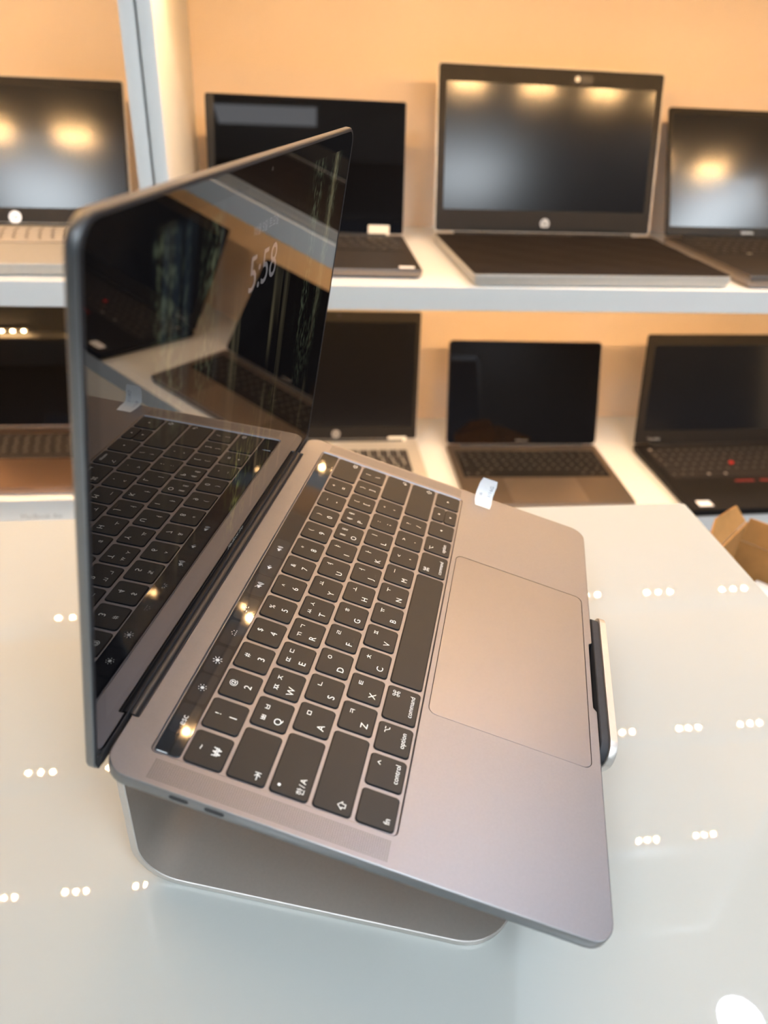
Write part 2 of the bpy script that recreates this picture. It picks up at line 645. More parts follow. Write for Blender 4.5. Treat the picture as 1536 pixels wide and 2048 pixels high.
# ------------------------------------------------------------------ laptops on the shelves
key_meshes = {}


def key_mesh(w, d, m):
    k = (round(w, 1), round(d, 1), m)
    if k not in key_meshes:
        kmb = MB().slab(-w / 2, -d / 2, w / 2, d / 2, 0, 1.3, 1.5, 0.5, 2)
        if w < 24:
            kmb.add([(x - w * 0.14, y + d * 0.1, 1.32) for x, y in ((-2.2, -1.8), (2.2, -1.8), (2.2, 1.8), (-2.2, 1.8))], [(0, 1, 2, 3)], mi=1)
        key_meshes[k] = kmb.mesh('key', [m, 'key_print' if m != 'silver_key' else 'silver_plastic'])
    return key_meshes[k]


def shelf_laptop(label, hinge, w, yaw, lean, lid_h, depth, shelf_z, base_t, body, deck, keymat, lid_mat, bezel, screen,
                 bz=(8, 12, 20), keys=None, pad=None, group='laptops on display on the wall shelves', tail=0,
                 corner=6, rows=6, kpitch=18.0, full_glass=False, rim=1.1, tray=None):
    """hinge: world xy (mm) of the hinge centre. Local frame: x along the hinge, y to the back, z up from the board."""
    t = thing('laptop', label, 'laptop', loc=(hinge[0] * MM, hinge[1] * MM, shelf_z * MM), rotz=math.radians(yaw), group=group)
    hw = w / 2
    base = MB()
    z1 = base_t
    # base shell with an undercut front and sides
    rings = []
    for ins, z in ((7, 0.05), (3, 2.0), (0.6, base_t * 0.5), (0, base_t - 1.2), (0.5, base_t)):
        rings.append([(p[0], p[1], z) for p in rrect(-hw + ins, -depth + ins, hw - ins, tail + 8 - ins, max(corner - ins * 0.3, 1), 4)])
    base.loft(rings)
    b = base.build('base', body, t)
    # deck plate
    MB().slab(-hw + 1.2, -depth + 1.4, hw - 1.2, -4, z1 - 0.2, z1 + 0.35, corner - 1, 0.25, 4).build('deck', deck, t)
    # hinge barrel
    MB().cyl((-hw * 0.82, 2.0, z1 - 1.0), 4.2, hw * 1.64, 'x', 12).build('hinge', bezel, t)
    if keys:
        kx0, kx1, ky0, ky1 = keys      # x range, y range (back, front)
        if kx1 - kx0 > 10:
            MB().slab(kx0 - 2, ky1 - 2, kx1 + 2, ky0 + 2, z1 + 0.2, z1 + 0.5, 2, 0.1, 2).build('keyboard_tray', tray or (keymat if keymat != 'silver_key' else 'tray_brown'), t)
        pitch_y = (ky0 - ky1) / rows
        n = max(1, int(round((kx1 - kx0) / kpitch)))
        px = (kx1 - kx0) / n
        for r in range(rows):
            y = ky0 - pitch_y * (r + 0.5)
            off = (0, 0, 0.25, 0.35, 0.6, 0)[r % 6] * px
            if r == rows - 1:      # bottom row with a space bar
                xs = [(kx0 + px * (i + 0.5), px - 2.4) for i in range(3)] + \
                     [(kx0 + px * (3 + (n - 6) * 0.5), px * (n - 6) - 2.4)] + \
                     [(kx1 - px * (2.5 - i), px - 2.4) for i in range(3)]
            else:
                xs = []
                x = kx0
                first = px + off
                xs.append((x + first / 2, first - 2.4))
                x += first
                while x + px * 1.5 < kx1:
                    xs.append((x + px / 2, px - 2.4))
                    x += px
                xs.append(((x + kx1) / 2, kx1 - x - 2.4))
            for cx, kw in xs:
                if kw < 3:
                    continue
                o = link('key', key_mesh(kw, pitch_y - 2.2, keymat), t)
                o.location = (cx * MM, y * MM, (z1 + 0.4) * MM)
    if pad:
        MB().slab(pad[0], pad[2], pad[1], pad[3], z1 + 0.2, z1 + 0.5, 2.5, 0.1, 3).build('trackpad', pad[4], t)
    # lid
    a = math.radians(lean)
    sa, ca = math.sin(a), math.cos(a)

    def lidmap(x, s, d):
        return (x, s * sa - d * ca + 2.0, base_t - 1 + s * ca + d * sa)
    lid = MB()
    rings = []
    for ins, d in ((0.5, 0), (0, -0.8), (0, -3.5), (1.5, -5.4), (5, -6.2)):
        rings.append([(p[0], p[1], d) for p in rrect(-hw + ins, 4 + ins * 0.2, hw - ins, lid_h - ins, corner, 4)])
    lid.loft(rings)
    lo = lid.map(lidmap).build('lid', lid_mat, t)
    MB().slab(-hw + rim, 5, hw - rim, lid_h - rim, -0.1, 0.5, corner - 1, 0.2, 4).map(lidmap).build(
        'bezel', screen if full_glass else bezel, lo)
    MB().slab(-hw + bz[0], 5 + bz[2], hw - bz[0], lid_h - bz[1], 0.3, 0.62 if full_glass else 0.56, 0.6, 0.05, 2).map(lidmap).build('screen', screen, lo)
    return t, lo, lidmap, z1


def lid_disc(lo, lidmap, x, s, r, m, name='logo', d=0.7, n=18):
    MB().cyl((x, s, 0.4), r, d - 0.4, 'z', n).map(lidmap).build(name, m, lo)


def lid_text(lo, lidmap, body, x, s, m, height=None, width=None, name='lettering', d=0.72, slant=0.0):
    mb = MB()
    put_text(mb, body, x, s, d, height=height, width=width, slant=slant)
    if mb.v:
        mb.map(lidmap).build(name, m, lo, smooth=False)


def sticker(t, x0, y0, x1, y1, z, m, name='sticker'):
    MB().slab(x0, y0, x1, y1, z, z + 0.12, 1.0, 0.03, 2).build(name, m, t)


def hp_logo(lo, lm, x, s, r):
    lid_disc(lo, lm, x, s, r, 'logo_silver')
    lid_text(lo, lm, 'hp', x, s, 'bezel_black', height=r * 1.25, slant=0.25, d=0.75)


# A: silver laptop, upper shelf, far left (matte screen)
wA = 350
t, lo, lm, z1 = shelf_laptop('silver laptop with pale keys on the upper shelf, leftmost, round logo under its screen',
                             (-228 - wA / 2, 1264), wA, 2.6, 24.0, 218, 240, 88, 16, 'silver_plastic', 'silver_plastic', 'silver_key',
                             'silver_plastic', 'bezel_matte', 'screen_matte', bz=(6, 14, 22), rim=2.0, keys=(-150, 150, -14, -118),
                             pad=(-60, 45, -228, -132, 'silver_plastic'), corner=5)
hp_logo(lo, lm, 0, 13, 9)
sticker(t, 128, -150, 146, -138, z1 + 0.4, 'paper_white')
sticker(t, 100, -150, 118, -138, z1 + 0.4, 'silver')

# B: glossy black 2-in-1 behind the raised screen
t, lo, lm, z1 = shelf_laptop('black laptop with glossy screen and cream paper tag at its hinge, upper shelf',
                             (48.0, 1266), 312, -1.2, 13.5, 199, 222, 88, 13, 'dark_grey_metal', 'charcoal', 'charcoal',
                             'black_plastic', 'black_plastic', 'screen_gloss', bz=(7, 9, 18), keys=(-144, 144, -16, -108),
                             pad=(-55, 55, -208, -122, 'charcoal'), corner=4, full_glass=True)
tag = MB().slab(98, 2, 133, 17, 0.9, 1.2, 1.5, 0.05, 3).map(lm)
tag.build('price_tag', 'paper_yellow', lo)['label'] = 'cream paper tag stuck at the foot of the screen'
sticker(t, 124, -214, 146, -202, z1 + 0.4, 'paper_white')

# C: large silver HP with a covered keyboard
t, lo, lm, z1 = shelf_laptop('large silver laptop with thick dark bezel and black keyboard cover, upper shelf, tallest screen',
                             (452, 1280), 388, 1.4, 15.0, 256, 268, 88, 17, 'silver_plastic', 'charcoal', 'charcoal',
                             'silver_plastic', 'bezel_matte', 'screen_matte', bz=(15, 27, 34), corner=6, rim=2.6)
hp_logo(lo, lm, 0, 19, 8)
MB().slab(34, 234, 66, 246, 0.4, 0.9, 2, 0.1, 3).map(lm).build('webcam_shutter', 'black_plastic', lo)
lid_disc(lo, lm, 40, 240, 4.2, 'paper_white', 'webcam_dot', 1.1)
MB().slab(-40 - 98, 6, 150, 13, 0.4, 1.4, 2, 0.3, 2).map(lm).build('hinge_cover', 'bezel_black', lo)
cv = MB()
nx, ny = 30, 22
vv, ff = [], []
rc = random.Random(3)
for j in range(ny + 1):
    for i in range(nx + 1):
        x = -192 + 384 * i / nx
        y = -263 + 256 * j / ny
        z = z1 + 1.0 + 0.7 * math.sin(i * 0.9 + j * 0.3) * math.sin(j * 0.7) + rc.uniform(0, 0.5)
        vv.append((x, y, z))
for j in range(ny):
    for i in range(nx):
        q = j * (nx + 1) + i
        ff.append((q, q + 1, q + nx + 2, q + nx + 1))
nb = len(vv)
vv += [(x, y, z1 + 0.3) for x, y, z in vv]
per = [i for i in range(nx + 1)] + [j * (nx + 1) + nx for j in range(1, ny + 1)] + \
      [ny * (nx + 1) + i for i in range(nx - 1, -1, -1)] + [j * (nx + 1) for j in range(ny - 1, 0, -1)]
for k in range(len(per)):
    a, b = per[k], per[(k + 1) % len(per)]
    ff.append((a, a + nb, b + nb, b))
cv.add(vv, ff)
cv.build('keyboard_cover', 'keyboard_cover', t)['label'] = 'black cloth cover lying over the keyboard'

# D: black business laptop at the right edge of the upper shelf
t, lo, lm, z1 = shelf_laptop('black laptop at the right end of the upper shelf, cropped by the picture edge',
                             (673 + 176, 1282), 352, 1.4, 24.5, 216, 262, 88, 19, 'dark_grey_metal', 'charcoal', 'charcoal',
                             'thinkblack', 'bezel_black', 'screen_matte', bz=(7, 10, 14), keys=(-158, 158, -12, -128),
                             pad=(-55, 55, -232, -150, 'charcoal'), corner=5)
lid_text(lo, lm, 'Lenovo', -20, 11, 'logo_silver', height=5.5)
sticker(t, -98, -128, -90, -122, z1 + 1.6, 'logo_silver')

# E: rose-grey laptop on a white carton, lower left
boxE = thing('laptop_box', 'white carton with grey lettering under the pinkish laptop, lower shelf left', 'box', loc=(-0.400, 1.155, -0.300))
MB().slab(-175, -118, 175, 118, 0.05, 44, 2.5, 0.6, 3).build('carton', 'white_card', boxE)
mb = MB()
put_text(mb, 'MacBook Air', 20, 14, 0, height=8.2)
mb.map(lambda x, y, z: (x, -118.1, y)).build('lettering', 'print_grey', boxE, smooth=False)
t, lo, lm, z1 = shelf_laptop('pinkish metal laptop with black keys standing on a white carton, lower shelf left',
                             (-397, 1268), 312, -0.5, 22.5, 238, 218, -255.8, 13, 'rose_metal', 'rose_metal', 'charcoal',
                             'rose_metal', 'black_plastic', 'screen_gloss', bz=(7, 9, 13), keys=(-140, 140, -24, -116),
                             pad=(-66, 66, -208, -124, 'rose_metal'), corner=9, full_glass=True)
MB().slab(88, 2, 128, 12, 0.9, 1.2, 1.5, 0.05, 3).map(lm).build('price_tag', 'paper_white', lo)

# F: silver laptop, lower shelf, behind the open laptop
t, lo, lm, z1 = shelf_laptop('silver laptop with tall dark screen on the lower shelf, partly hidden by the raised laptop',
                             (104, 1279), 304, -0.6, 9.5, 246, 228, -300, 17, 'silver_plastic', 'silver_plastic', 'charcoal',
                             'silver_plastic', 'bezel_matte', 'screen_matte', bz=(9, 20, 24), keys=(-132, 128, -40, -128),
                             pad=(-60, 60, -218, -140, 'silver_plastic'), corner=5, kpitch=19, tray='silver_plastic')
hp_logo(lo, lm, -50 + 45, 15, 8)
lid_disc(lo, lm, 0, 238, 3.5, 'black_plastic', 'webcam', 0.8)
MB().slab(96, 0, 132, 9, 1.2, 1.6, 1.5, 0.05, 3).map(lm).build('price_tag', 'paper_yellow', lo)

# G: dark grey laptop, lower shelf, middle
t, lo, lm, z1 = shelf_laptop('dark grey metal laptop with pure black screen and large trackpad, lower shelf between two others',
                             (464, 1256), 302, -1.9, 20.0, 203, 220, -300, 12, 'dark_grey_metal', 'dark_grey_metal', 'thinkblack',
                             'dark_grey_metal', 'black_plastic', 'screen_gloss', bz=(7, 8, 12), keys=(-136, 136, -22, -122),
                             pad=(-68, 68, -214, -128, 'pad_grey'), corner=9, full_glass=True)
lid_text(lo, lm, 'MacBook Pro', 0, 12, 'print_grey', width=24)

# H: black business laptop with a red pointing stick
t, lo, lm, z1 = shelf_laptop('black laptop with red pointing stick between its keys, right end of the lower shelf',
                             (692 + 189, 1244), 378, 0.7, 12.0, 218, 244, -300, 16, 'thinkblack', 'thinkblack', 'charcoal',
                             'thinkblack', 'bezel_matte', 'screen_matte', bz=(16, 20, 26), keys=(-172, 172, -16, -132),
                             pad=(-62, 62, -232, -160, 'thinkblack'), corner=5)
MB().cyl((-28, -82, z1 + 1.2), 4.6, 2.8, 'z', 12).build('pointing_stick', 'red_rubber', t)
for xa, xb in ((-58, -20), (-8, 30)):
    MB().slab(xa, -152, xb, -146, z1 + 0.3, z1 + 1.5, 1, 0.3, 2).build('mouse_button', 'red_stripe', t)
sticker(t, -172, -232, -146, -214, z1 + 0.4, 'paper_white')
lid_text(lo, lm, 'ThinkPad', -150, 14, 'print_grey', height=5, d=0.7)
for kx, ky in ((-172 + 6, -20), (-96, -122), (-62, -122)):
    MB().cyl((kx, ky, z1 + 1.8), 3.0, 0.15, 'z', 10).build('key_mark', 'logo_silver', t)

# ------------------------------------------------------------------ glass display counter
counter = thing('display_counter', 'white glass-topped display counter under the raised laptop', 'counter', loc=(-0.458, 0.085, RZ0 * MM))
CX, CY = -458, 85
TX0, TX1, TY0, TY1 = -1300, 384, -400, 570
tb = MB()
rings = []
for ins, z in ((1.2, -10), (0, -8.8), (0, -1.2), (1.2, 0)):
    rings.append([(p[0] - CX, p[1] - CY, z - RZ0) for p in rrect(TX0 + ins, TY0 + ins, TX1 - ins, TY1 - ins, 4, 4)])
tb.loft(rings[:3], cap1=False, mi=1)
tb.loft(rings[2:], cap0=False, mi=0)
tb.build('glass_top', ['table_glass', 'table_edge'], counter)
cb = MB()
cb.box(TX0 + 20 - CX, TY0 + 20 - CY, 60, TX1 - 14 - CX, TY1 - 14 - CY, -10.2 - RZ0, 1.5)
cb.build('cabinet_body', 'counter_panel', counter)
MB().box(TX0 + 50 - CX, TY0 + 60 - CY, 0, TX1 - 50 - CX, TY1 - 50 - CY, 60).build('plinth', 'frame_metal', counter)

# low white side table with an open kraft carton, beyond the counter's right end
st = thing('side_table', 'low white side table beyond the right end of the counter', 'table', loc=(0.74, 0.57, RZ0 * MM))
MB().slab(-330, -190, 330, 150, 616, 638, 8, 1.5, 4).build('table_top', 'white_laminate', st)
for lx in (-300, 300):
    for ly in (-165, 125):
        MB().cyl((lx, ly, 0), 14, 616, 'z', 12).build('leg', 'frame_metal', st)

KO = Vector((566, 560, -262))
kb = thing('cardboard_carton', 'open brown kraft carton on the low table right of the counter', 'box', loc=tuple(KO * MM))


def sheet(pts, thick, m, name, parent):
    """a quad of board with thickness"""
    a = [Vector(p) for p in pts]
    nrm = (a[1] - a[0]).cross(a[2] - a[0]).normalized() * thick
    v = [tuple(p) for p in a] + [tuple(p + nrm) for p in a]
    n = len(a)
    f = [tuple(range(n)), tuple(range(2 * n - 1, n - 1, -1))] + [(i, i + n, (i + 1) % n + n, (i + 1) % n) for i in range(n)]
    return MB().add(v, f).build(name, m, parent, smooth=False)


d1 = Vector((0.634, -0.775, 0)).normalized()
d2 = Vector((-0.775, -0.634, 0)).normalized()
KB = Vector((545, 680, 0))
kz0, kz1 = -262, -124
L1, L2 = 225, 128


def kp(a, b, z):
    p = KB + d1 * a + d2 * b
    return Vector((p.x, p.y, z)) - KO


tk = 2.4
sheet([kp(0, 0, kz0), kp(L1, 0, kz0), kp(L1, 0, kz1), kp(0, 0, kz1)], tk, 'kraft', 'wall', kb)
sheet([kp(0, 0, kz0), kp(0, 0, kz1 + 26), kp(0, L2, kz1 + 26), kp(0, L2, kz0)], tk, 'kraft', 'wall', kb)
sheet([kp(0, L2, kz0), kp(0, L2, kz1), kp(L1, L2, kz1), kp(L1, L2, kz0)], tk, 'kraft', 'wall', kb)
sheet([kp(L1, 0, kz0), kp(L1, L2, kz0), kp(L1, L2, kz1), kp(L1, 0, kz1)], tk, 'kraft', 'wall', kb)
sheet([kp(0, 0, kz0 + 0.1), kp(0, L2, kz0 + 0.1), kp(L1, L2, kz0 + 0.1), kp(L1, 0, kz0 + 0.1)], tk, 'kraft', 'floor_panel', kb)
# flaps: right-hand one upright, left-hand one leaning outwards, near ones folded down outside
sheet([kp(1, -2, kz1), kp(L1 - 1, -2, kz1), kp(L1 - 10, -10, kz1 + 34), kp(2, -6, kz1 + 30)], tk, 'kraft', 'flap', kb)
sheet([kp(-2, 2, kz1 + 26), kp(-16, 8, kz1 + 44), kp(-18, L2 - 62, kz1 + 50), kp(-2, L2 - 2, kz1 + 26)], tk, 'kraft', 'flap', kb)
sheet([kp(2, L2 + 3, kz1), kp(6, L2 + 26, kz1 - 60), kp(L1 - 6, L2 + 26, kz1 - 60), kp(L1 - 2, L2 + 3, kz1)], tk, 'kraft', 'flap', kb)
wb = MB()
c0 = KB + d1 * 105 + d2 * 60
wb.slab(-70, -52, 70, 52, 0, 98, 2, 0.6, 2)
wo = wb.build('gift_box', 'white_card')
wo.location = Vector((c0.x, c0.y, kz0 + 3)) * MM
wo.rotation_euler = (0, 0, math.atan2(d1.y, d1.x))
wo['label'] = 'small white box inside the open kraft carton'
wo['category'] = 'box'

# ------------------------------------------------------------------ aluminium laptop stand
LC = Vector((-74.82167419, 202.38113416, -240.66816449 + CAM_H * 1000))
LR = [[0.30828315841507115, -0.9256372093641856, 0.21944760394562082],
      [0.9512926002177977, 0.30044563165972293, -0.06910000858266191],
      [-0.001970534871788554, 0.23006125066110547, 0.9731741560146723]]
HU = Vector((LR[0][0], LR[1][0], 0)).normalized()
HV = Vector((HU.y, -HU.x, 0))
# stand frame: x along the hinge, y towards the back (-HV), z up, origin on the counter below the deck's back-left corner
SO = LC + HU * 152.05
stand = thing('laptop_stand', 'bent aluminium laptop stand with rubber-padded lip on the glass counter', 'stand',
              mtx=Matrix(((HU.x, -HV.x, 0, SO.x * MM), (HU.y, -HV.y, 0, SO.y * MM), (0, 0, 1, 0), (0, 0, 0, 1))))
SZ = LC.z          # deck height above the counter at the back edge
ST = 3.8           # sheet thickness
CT, SN = 0.97318, 0.23006


def dk(v, z):
    """deck coordinates (v forward, z along the deck normal) -> stand (forward, height)"""
    return (v * CT + z * SN, SZ - v * SN + z * CT)


def arc(cx, cy, r, a0, a1, n):
    return [(cx + r * math.cos(math.radians(a0 + (a1 - a0) * k / n)), cy + r * math.sin(math.radians(a0 + (a1 - a0) * k / n))) for k in range(n + 1)]


BOT = -11.15       # underside of the laptop
# centre line of the sheet, from the front of the base back, up and over to the lip
h = ST / 2
XB = -13 + h       # leg centre line
RB = 22.0
HALF = 127.0
RC = 26.0
front = 174.0
path, half = [], []
for k in range(13):                         # rounded front corners of the base
    a = math.radians(90 * k / 12)
    path.append((front - RC + RC * math.cos(a), h))
    half.append(HALF - RC + RC * math.sin(a))
for k in range(1, 8):
    x = front - RC + (XB + RB - (front - RC)) * k / 7
    path.append((x, h))
    half.append(HALF)
for p in arc(XB + RB, h + RB, RB, 270, 180, 12)[1:]:
    path.append(p)
    half.append(HALF)
# top bend: tangent from the vertical leg into the sloping plate
slope = math.atan2(SN, CT)
pz = BOT - h
R2 = 20.0
# plate centre line: points dk(v, pz); find centre of the bend
nx_, nz_ = SN, CT                            # plate normal (forward, up)
# centre lies R2 below the plate line and R2 forward of the leg
cxb = XB + R2
# point on plate line: dk(v,pz) - R2*n has forward coordinate cxb
v0 = (cxb - pz * SN + R2 * SN) / CT
ctr = (dk(v0, pz)[0] - R2 * nx_, dk(v0, pz)[1] - R2 * nz_)
for k in range(1, 5):
    path.append((XB, (h + RB) + (ctr[1] - h - RB) * k / 4))
    half.append(HALF)
for p in arc(ctr[0], ctr[1], R2, 180, math.degrees(math.atan2(nz_, nx_)), 10)[1:]:
    path.append(p)
    half.append(HALF)
LIPV = 219.0
R3 = 7.0
ve = LIPV - R3
for k in range(1, 17):
    v = v0 + (ve - v0) * k / 16
    path.append(dk(v, pz))
    q = min(1, max(0, (v - 70) / 120))
    q = q * q * (3 - 2 * q)
    half.append(HALF + (56.0 - HALF) * q)
for k in range(1, 9):
    a = math.radians(-90 + 90 * k / 8)
    path.append(dk(ve + R3 * math.cos(a), pz + R3 + R3 * math.sin(a)))
    half.append(56.0)
LIPTOP = 2.6
RL = 9.0
for k in range(0, 9):
    a = math.radians(90 * k / 8)
    zz = LIPTOP - RL + RL * math.sin(a)
    path.append(dk(LIPV, zz))
    half.append(56.0 - RL + RL * math.cos(a))
# sweep
sm = MB()
rings = []
N = len(path)
for i in range(N):
    p0, p1 = path[max(0, i - 1)], path[min(N - 1, i + 1)]
    tx, tz = p1[0] - p0[0], p1[1] - p0[1]
    ln = math.hypot(tx, tz) or 1
    nx2, nz2 = -tz / ln * h, tx / ln * h
    w = max(half[i], 1)
    e = 0.45
    x, z = path[i]
    rr = []
    for wx, kk in ((-w + e, 1), (w - e, 1), (w, 1 - e / h), (w, -1 + e / h), (w - e, -1), (-w + e, -1), (-w, -1 + e / h), (-w, 1 - e / h)):
        rr.append((wx, -(x + nx2 * kk), z + nz2 * kk))
    rings.append(rr)
sm.loft(rings)
sm.build('stand_body', 'stand_aluminium', stand)


def padbox(v0_, v1_, z0_, z1_, w, name, m='rubber_grey', r=4):
    mb_ = MB().slab(-w, v0_, w, v1_, z0_, z1_, r, 0.5, 4)
    mb_.map(lambda x, v, z: (x, -dk(v, z)[0], dk(v, z)[1]))
    return mb_.build(name, m, stand)


lipad = MB()
rings = []
for v in (212.75, 213.2, 216.6, LIPV - h + 0.05):
    ins = 0.5 if v in (212.75,) else 0
    rings.append([(p[0], v, p[1]) for p in round_poly([(-54 + ins, -12, 0), (54 - ins, -12, 0), (54 - ins, 1.0 - ins, 8), (-54 + ins, 1.0 - ins, 8)], 6)])
lipad.loft(rings)
lipad.map(lambda x, v, z: (x, -dk(v, z)[0], dk(v, z)[1])).build('lip_pad', 'rubber_grey', stand)['label'] = 'dark grey rubber pad inside the lip'

# ------------------------------------------------------------------ the laptop on the stand
LW, LD, LBOT = 304.1, 212.4, 10.3
R3M = Matrix(LR)
org = LC + R3M @ Vector((LW / 2, -LD / 2, -LBOT))
M4 = R3M.to_4x4()
M4.translation = org * MM
laptop = thing('laptop', 'open space-grey aluminium laptop with Korean keyboard, raised on an aluminium stand', 'laptop', mtx=M4)


def D(x, y, z):
    """deck coordinates (u, -v, height above the deck) to laptop-local"""
    return (x - LW / 2, y + LD / 2, z + LBOT)


outline = round_poly([
    (0, 0, 10.5), (0, -LD, 10.5),
    (124.6, -LD, 2.0), (126.6, -LD + 2.0, 1.2), (177.5, -LD + 2.0, 1.2), (179.5, -LD, 2.0),
    (LW, -LD, 10.5), (LW, 0, 10.5),
    (276.6, 0, 0.25), (276.6, -2.8, 0.25), (27.5, -2.8, 0.25), (27.5, 0, 0.25)], 7)
WELL = (14.3, -120.5, 289.8, -13.9)
PADR = (84.4, -207.5, 220.9, -123.1)
FLOOR = -0.75
well_o = rrect(*WELL, 2.6, 6)
well_i = rrect(WELL[0] + 0.7, WELL[1] + 0.7, WELL[2] - 0.7, WELL[3] - 0.7, 2.0, 6)
pad_o = rrect(*PADR, 4.6, 6)
top_loop = offset_poly(outline, 0.4)
body = MB()
v_, f_ = filled([top_loop, well_o, pad_o], 0)
body.add(v_, f_, flat=True)
body.loft([[(p[0], p[1], 0) for p in top_loop], [(p[0], p[1], -0.12) for p in offset_poly(outline, 0.14)],
           [(p[0], p[1], -0.45) for p in outline], [(p[0], p[1], -5.4) for p in outline],
           [(p[0], p[1], -6.0) for p in offset_poly(outline, 0.3)]], cap0=False, cap1=False, mi=1)
body.loft([[(p[0], p[1], 0) for p in well_o], [(p[0], p[1], FLOOR) for p in well_i]], cap0=False, cap1=False)
body.loft([[(p[0], p[1], 0) for p in pad_o], [(p[0], p[1], -1.2) for p in pad_o]], cap0=False, cap1=False, mi=2)
body.map(D)
body.build('chassis', ['space_grey', 'space_grey_side', 'groove_dark'], laptop)
bc = MB()
bc.loft([[(p[0], p[1], z) for p in rrect(i_, -LD + i_ + 2.2, LW - i_, -3.0 - i_ * 0.6, max(10.5 - i_ * 0.5, 2), 6)]
         for i_, z in ((0.35, -5.6), (1.0, -6.8), (3.0, -8.3), (7.5, -9.4), (13, -9.85))])
bc.map(D).build('bottom_case', 'space_grey_side', laptop)
for fx in (24, LW - 24):
    for fv in (24, LD - 24):
        MB().cyl((fx, -fv, -LBOT + 0.02), 6, 1.6, 'z', 16).map(D).build('rubber_foot', 'rubber_black', laptop)
# recessed web between the keys
wf_ = MB()
wf_.add(*filled([rrect(WELL[0] + 0.65, WELL[1] + 0.65, WELL[2] - 0.65, WELL[3] - 0.65, 2.0, 6)], FLOOR), flat=True)
wf_.map(D).build('keyboard_web', 'space_grey', laptop)
# floor under the trackpad gap
tg = MB()
tg.add(*filled([pad_o], -1.15), flat=True)
tg.map(D).build('trackpad_recess', 'groove_dark', laptop)
MB().slab(PADR[0] + 0.32, PADR[1] + 0.32, PADR[2] - 0.32, PADR[3] - 0.32, -1.1, -0.06, 4.3, 0.1, 6).map(D).build('trackpad', 'trackpad_glass', laptop)

# ---- keys
KP, KG = 18.93, 2.25
U0 = 15.6
ROWV = [27.6, 46.2, 64.8, 83.4, 102.0]
KD = 16.5
TOPZ = -0.02


def make_key(u0, u1, v0_, v1_):
    mb_ = MB()
    rings_ = []
    for ins, z in ((-0.28, FLOOR + 0.015), (0.0, FLOOR + 0.02), (0.0, TOPZ - 0.3), (0.12, TOPZ - 0.1), (0.4, TOPZ)):
        rings_.append([(p[0], p[1], z) for p in rrect(u0 + ins, -v1_ + ins, u1 - ins, -v0_ - ins, max(1.7 - ins * 0.5, 0.3), 4)])
    mb_.loft(rings_, cap0=False)
    return mb_.map(D).build('key', 'key_black', laptop)


def legend(key, marks, cu, cv, extra=None):
    mb_ = MB()
    for m_ in marks:
        put_text(mb_, m_[0], cu + m_[1], -cv + m_[2], TOPZ + 0.015, **m_[3])
    if extra:
        extra(mb_)
    if mb_.v:
        mb_.map(D).build('legend', 'legend_white', key, smooth=False)


HAN = dict(q='ㅂㅃ', w='ㅈㅉ', e='ㄷㄸ', r='ㄱㄲ', t='ㅅㅆ', y='ㅛ', u='ㅕ', i='ㅑ', o='ㅐㅒ', p='ㅔㅖ', a='ㅁ', s='ㄴ', d='ㅇ', f='ㄹ',
           g='ㅎ', h='ㅗ', j='ㅓ', k='ㅏ', l='ㅣ', z='ㅋ', x='ㅌ', c='ㅊ', v='ㅍ', b='ㅠ', n='ㅜ', m='ㅡ')
CAP = 4.9     # font size giving a 3.2 mm capital


def letter_marks(ch):
    jam = HAN[ch]
    mk = [(ch.upper(), -3.3, -3.7, dict(size=CAP)), (jam[0], 2.9, 3.4, dict(size=4.2))]
    if len(jam) > 1:
        mk.append((jam[1], -3.3, 3.4, dict(size=4.2)))
    return mk


def two(a, b):
    low = {'_': -1.0, '-': 0, ',': -0.8, '.': -0.9}
    return [(a, 0, 3.6 + low.get(a, 0) * 0.4, dict(size=4.0)), (b, 0, -3.3 + low.get(b, 0) * 0.6, dict(size=CAP))]


def stroke(mb_, pts, wd, cu, cv, closed=False):
    """polyline printed on the key"""
    n_ = len(pts)
    for i_ in range(n_ if closed else n_ - 1):
        a_, b_ = Vector(pts[i_]), Vector(pts[(i_ + 1) % n_])
        d_ = (b_ - a_).normalized()
        p_ = Vector((-d_.y, d_.x)) * wd / 2
        a_, b_ = a_ - d_ * wd * 0.4, b_ + d_ * wd * 0.4
        q_ = [a_ - p_, b_ - p_, b_ + p_, a_ + p_]
        mb_.add([(cu + t_.x, -cv + t_.y, TOPZ + 0.015) for t_ in q_], [(0, 1, 2, 3)])


def tab_icon(cu, cv):
    def fn(mb_):
        stroke(mb_, [(-1.7, 0), (1.1, 0)], 0.36, cu, cv)
        stroke(mb_, [(0.1, 1.1), (1.2, 0), (0.1, -1.1)], 0.36, cu, cv)
        stroke(mb_, [(1.75, 1.2), (1.75, -1.2)], 0.36, cu, cv)
    return fn


def shift_icon(cu, cv):
    def fn(mb_):
        stroke(mb_, [(0, 1.8), (1.8, 0.0), (0.85, 0.0), (0.85, -1.5), (-0.85, -1.5), (-0.85, 0), (-1.8, 0)], 0.34, cu, cv, True)
    return fn


def return_icon(cu, cv):
    def fn(mb_):
        stroke(mb_, [(-1.5, -0.6), (0.9, -0.6), (1.5, -0.2), (1.5, 0.9), (0.9, 1.2), (0.2, 1.2)], 0.34, cu, cv)
        stroke(mb_, [(-0.5, 0.5), (-1.6, -0.6), (-0.5, -1.6)], 0.34, cu, cv)
    return fn


def delete_icon(cu, cv):
    def fn(mb_):
        stroke(mb_, [(-1.9, 0), (-0.7, 1.2), (1.8, 1.2), (1.8, -1.2), (-0.7, -1.2)], 0.32, cu, cv, True)
        stroke(mb_, [(-0.1, 0.5), (0.9, -0.5)], 0.3, cu, cv)
        stroke(mb_, [(-0.1, -0.5), (0.9, 0.5)], 0.3, cu, cv)
    return fn


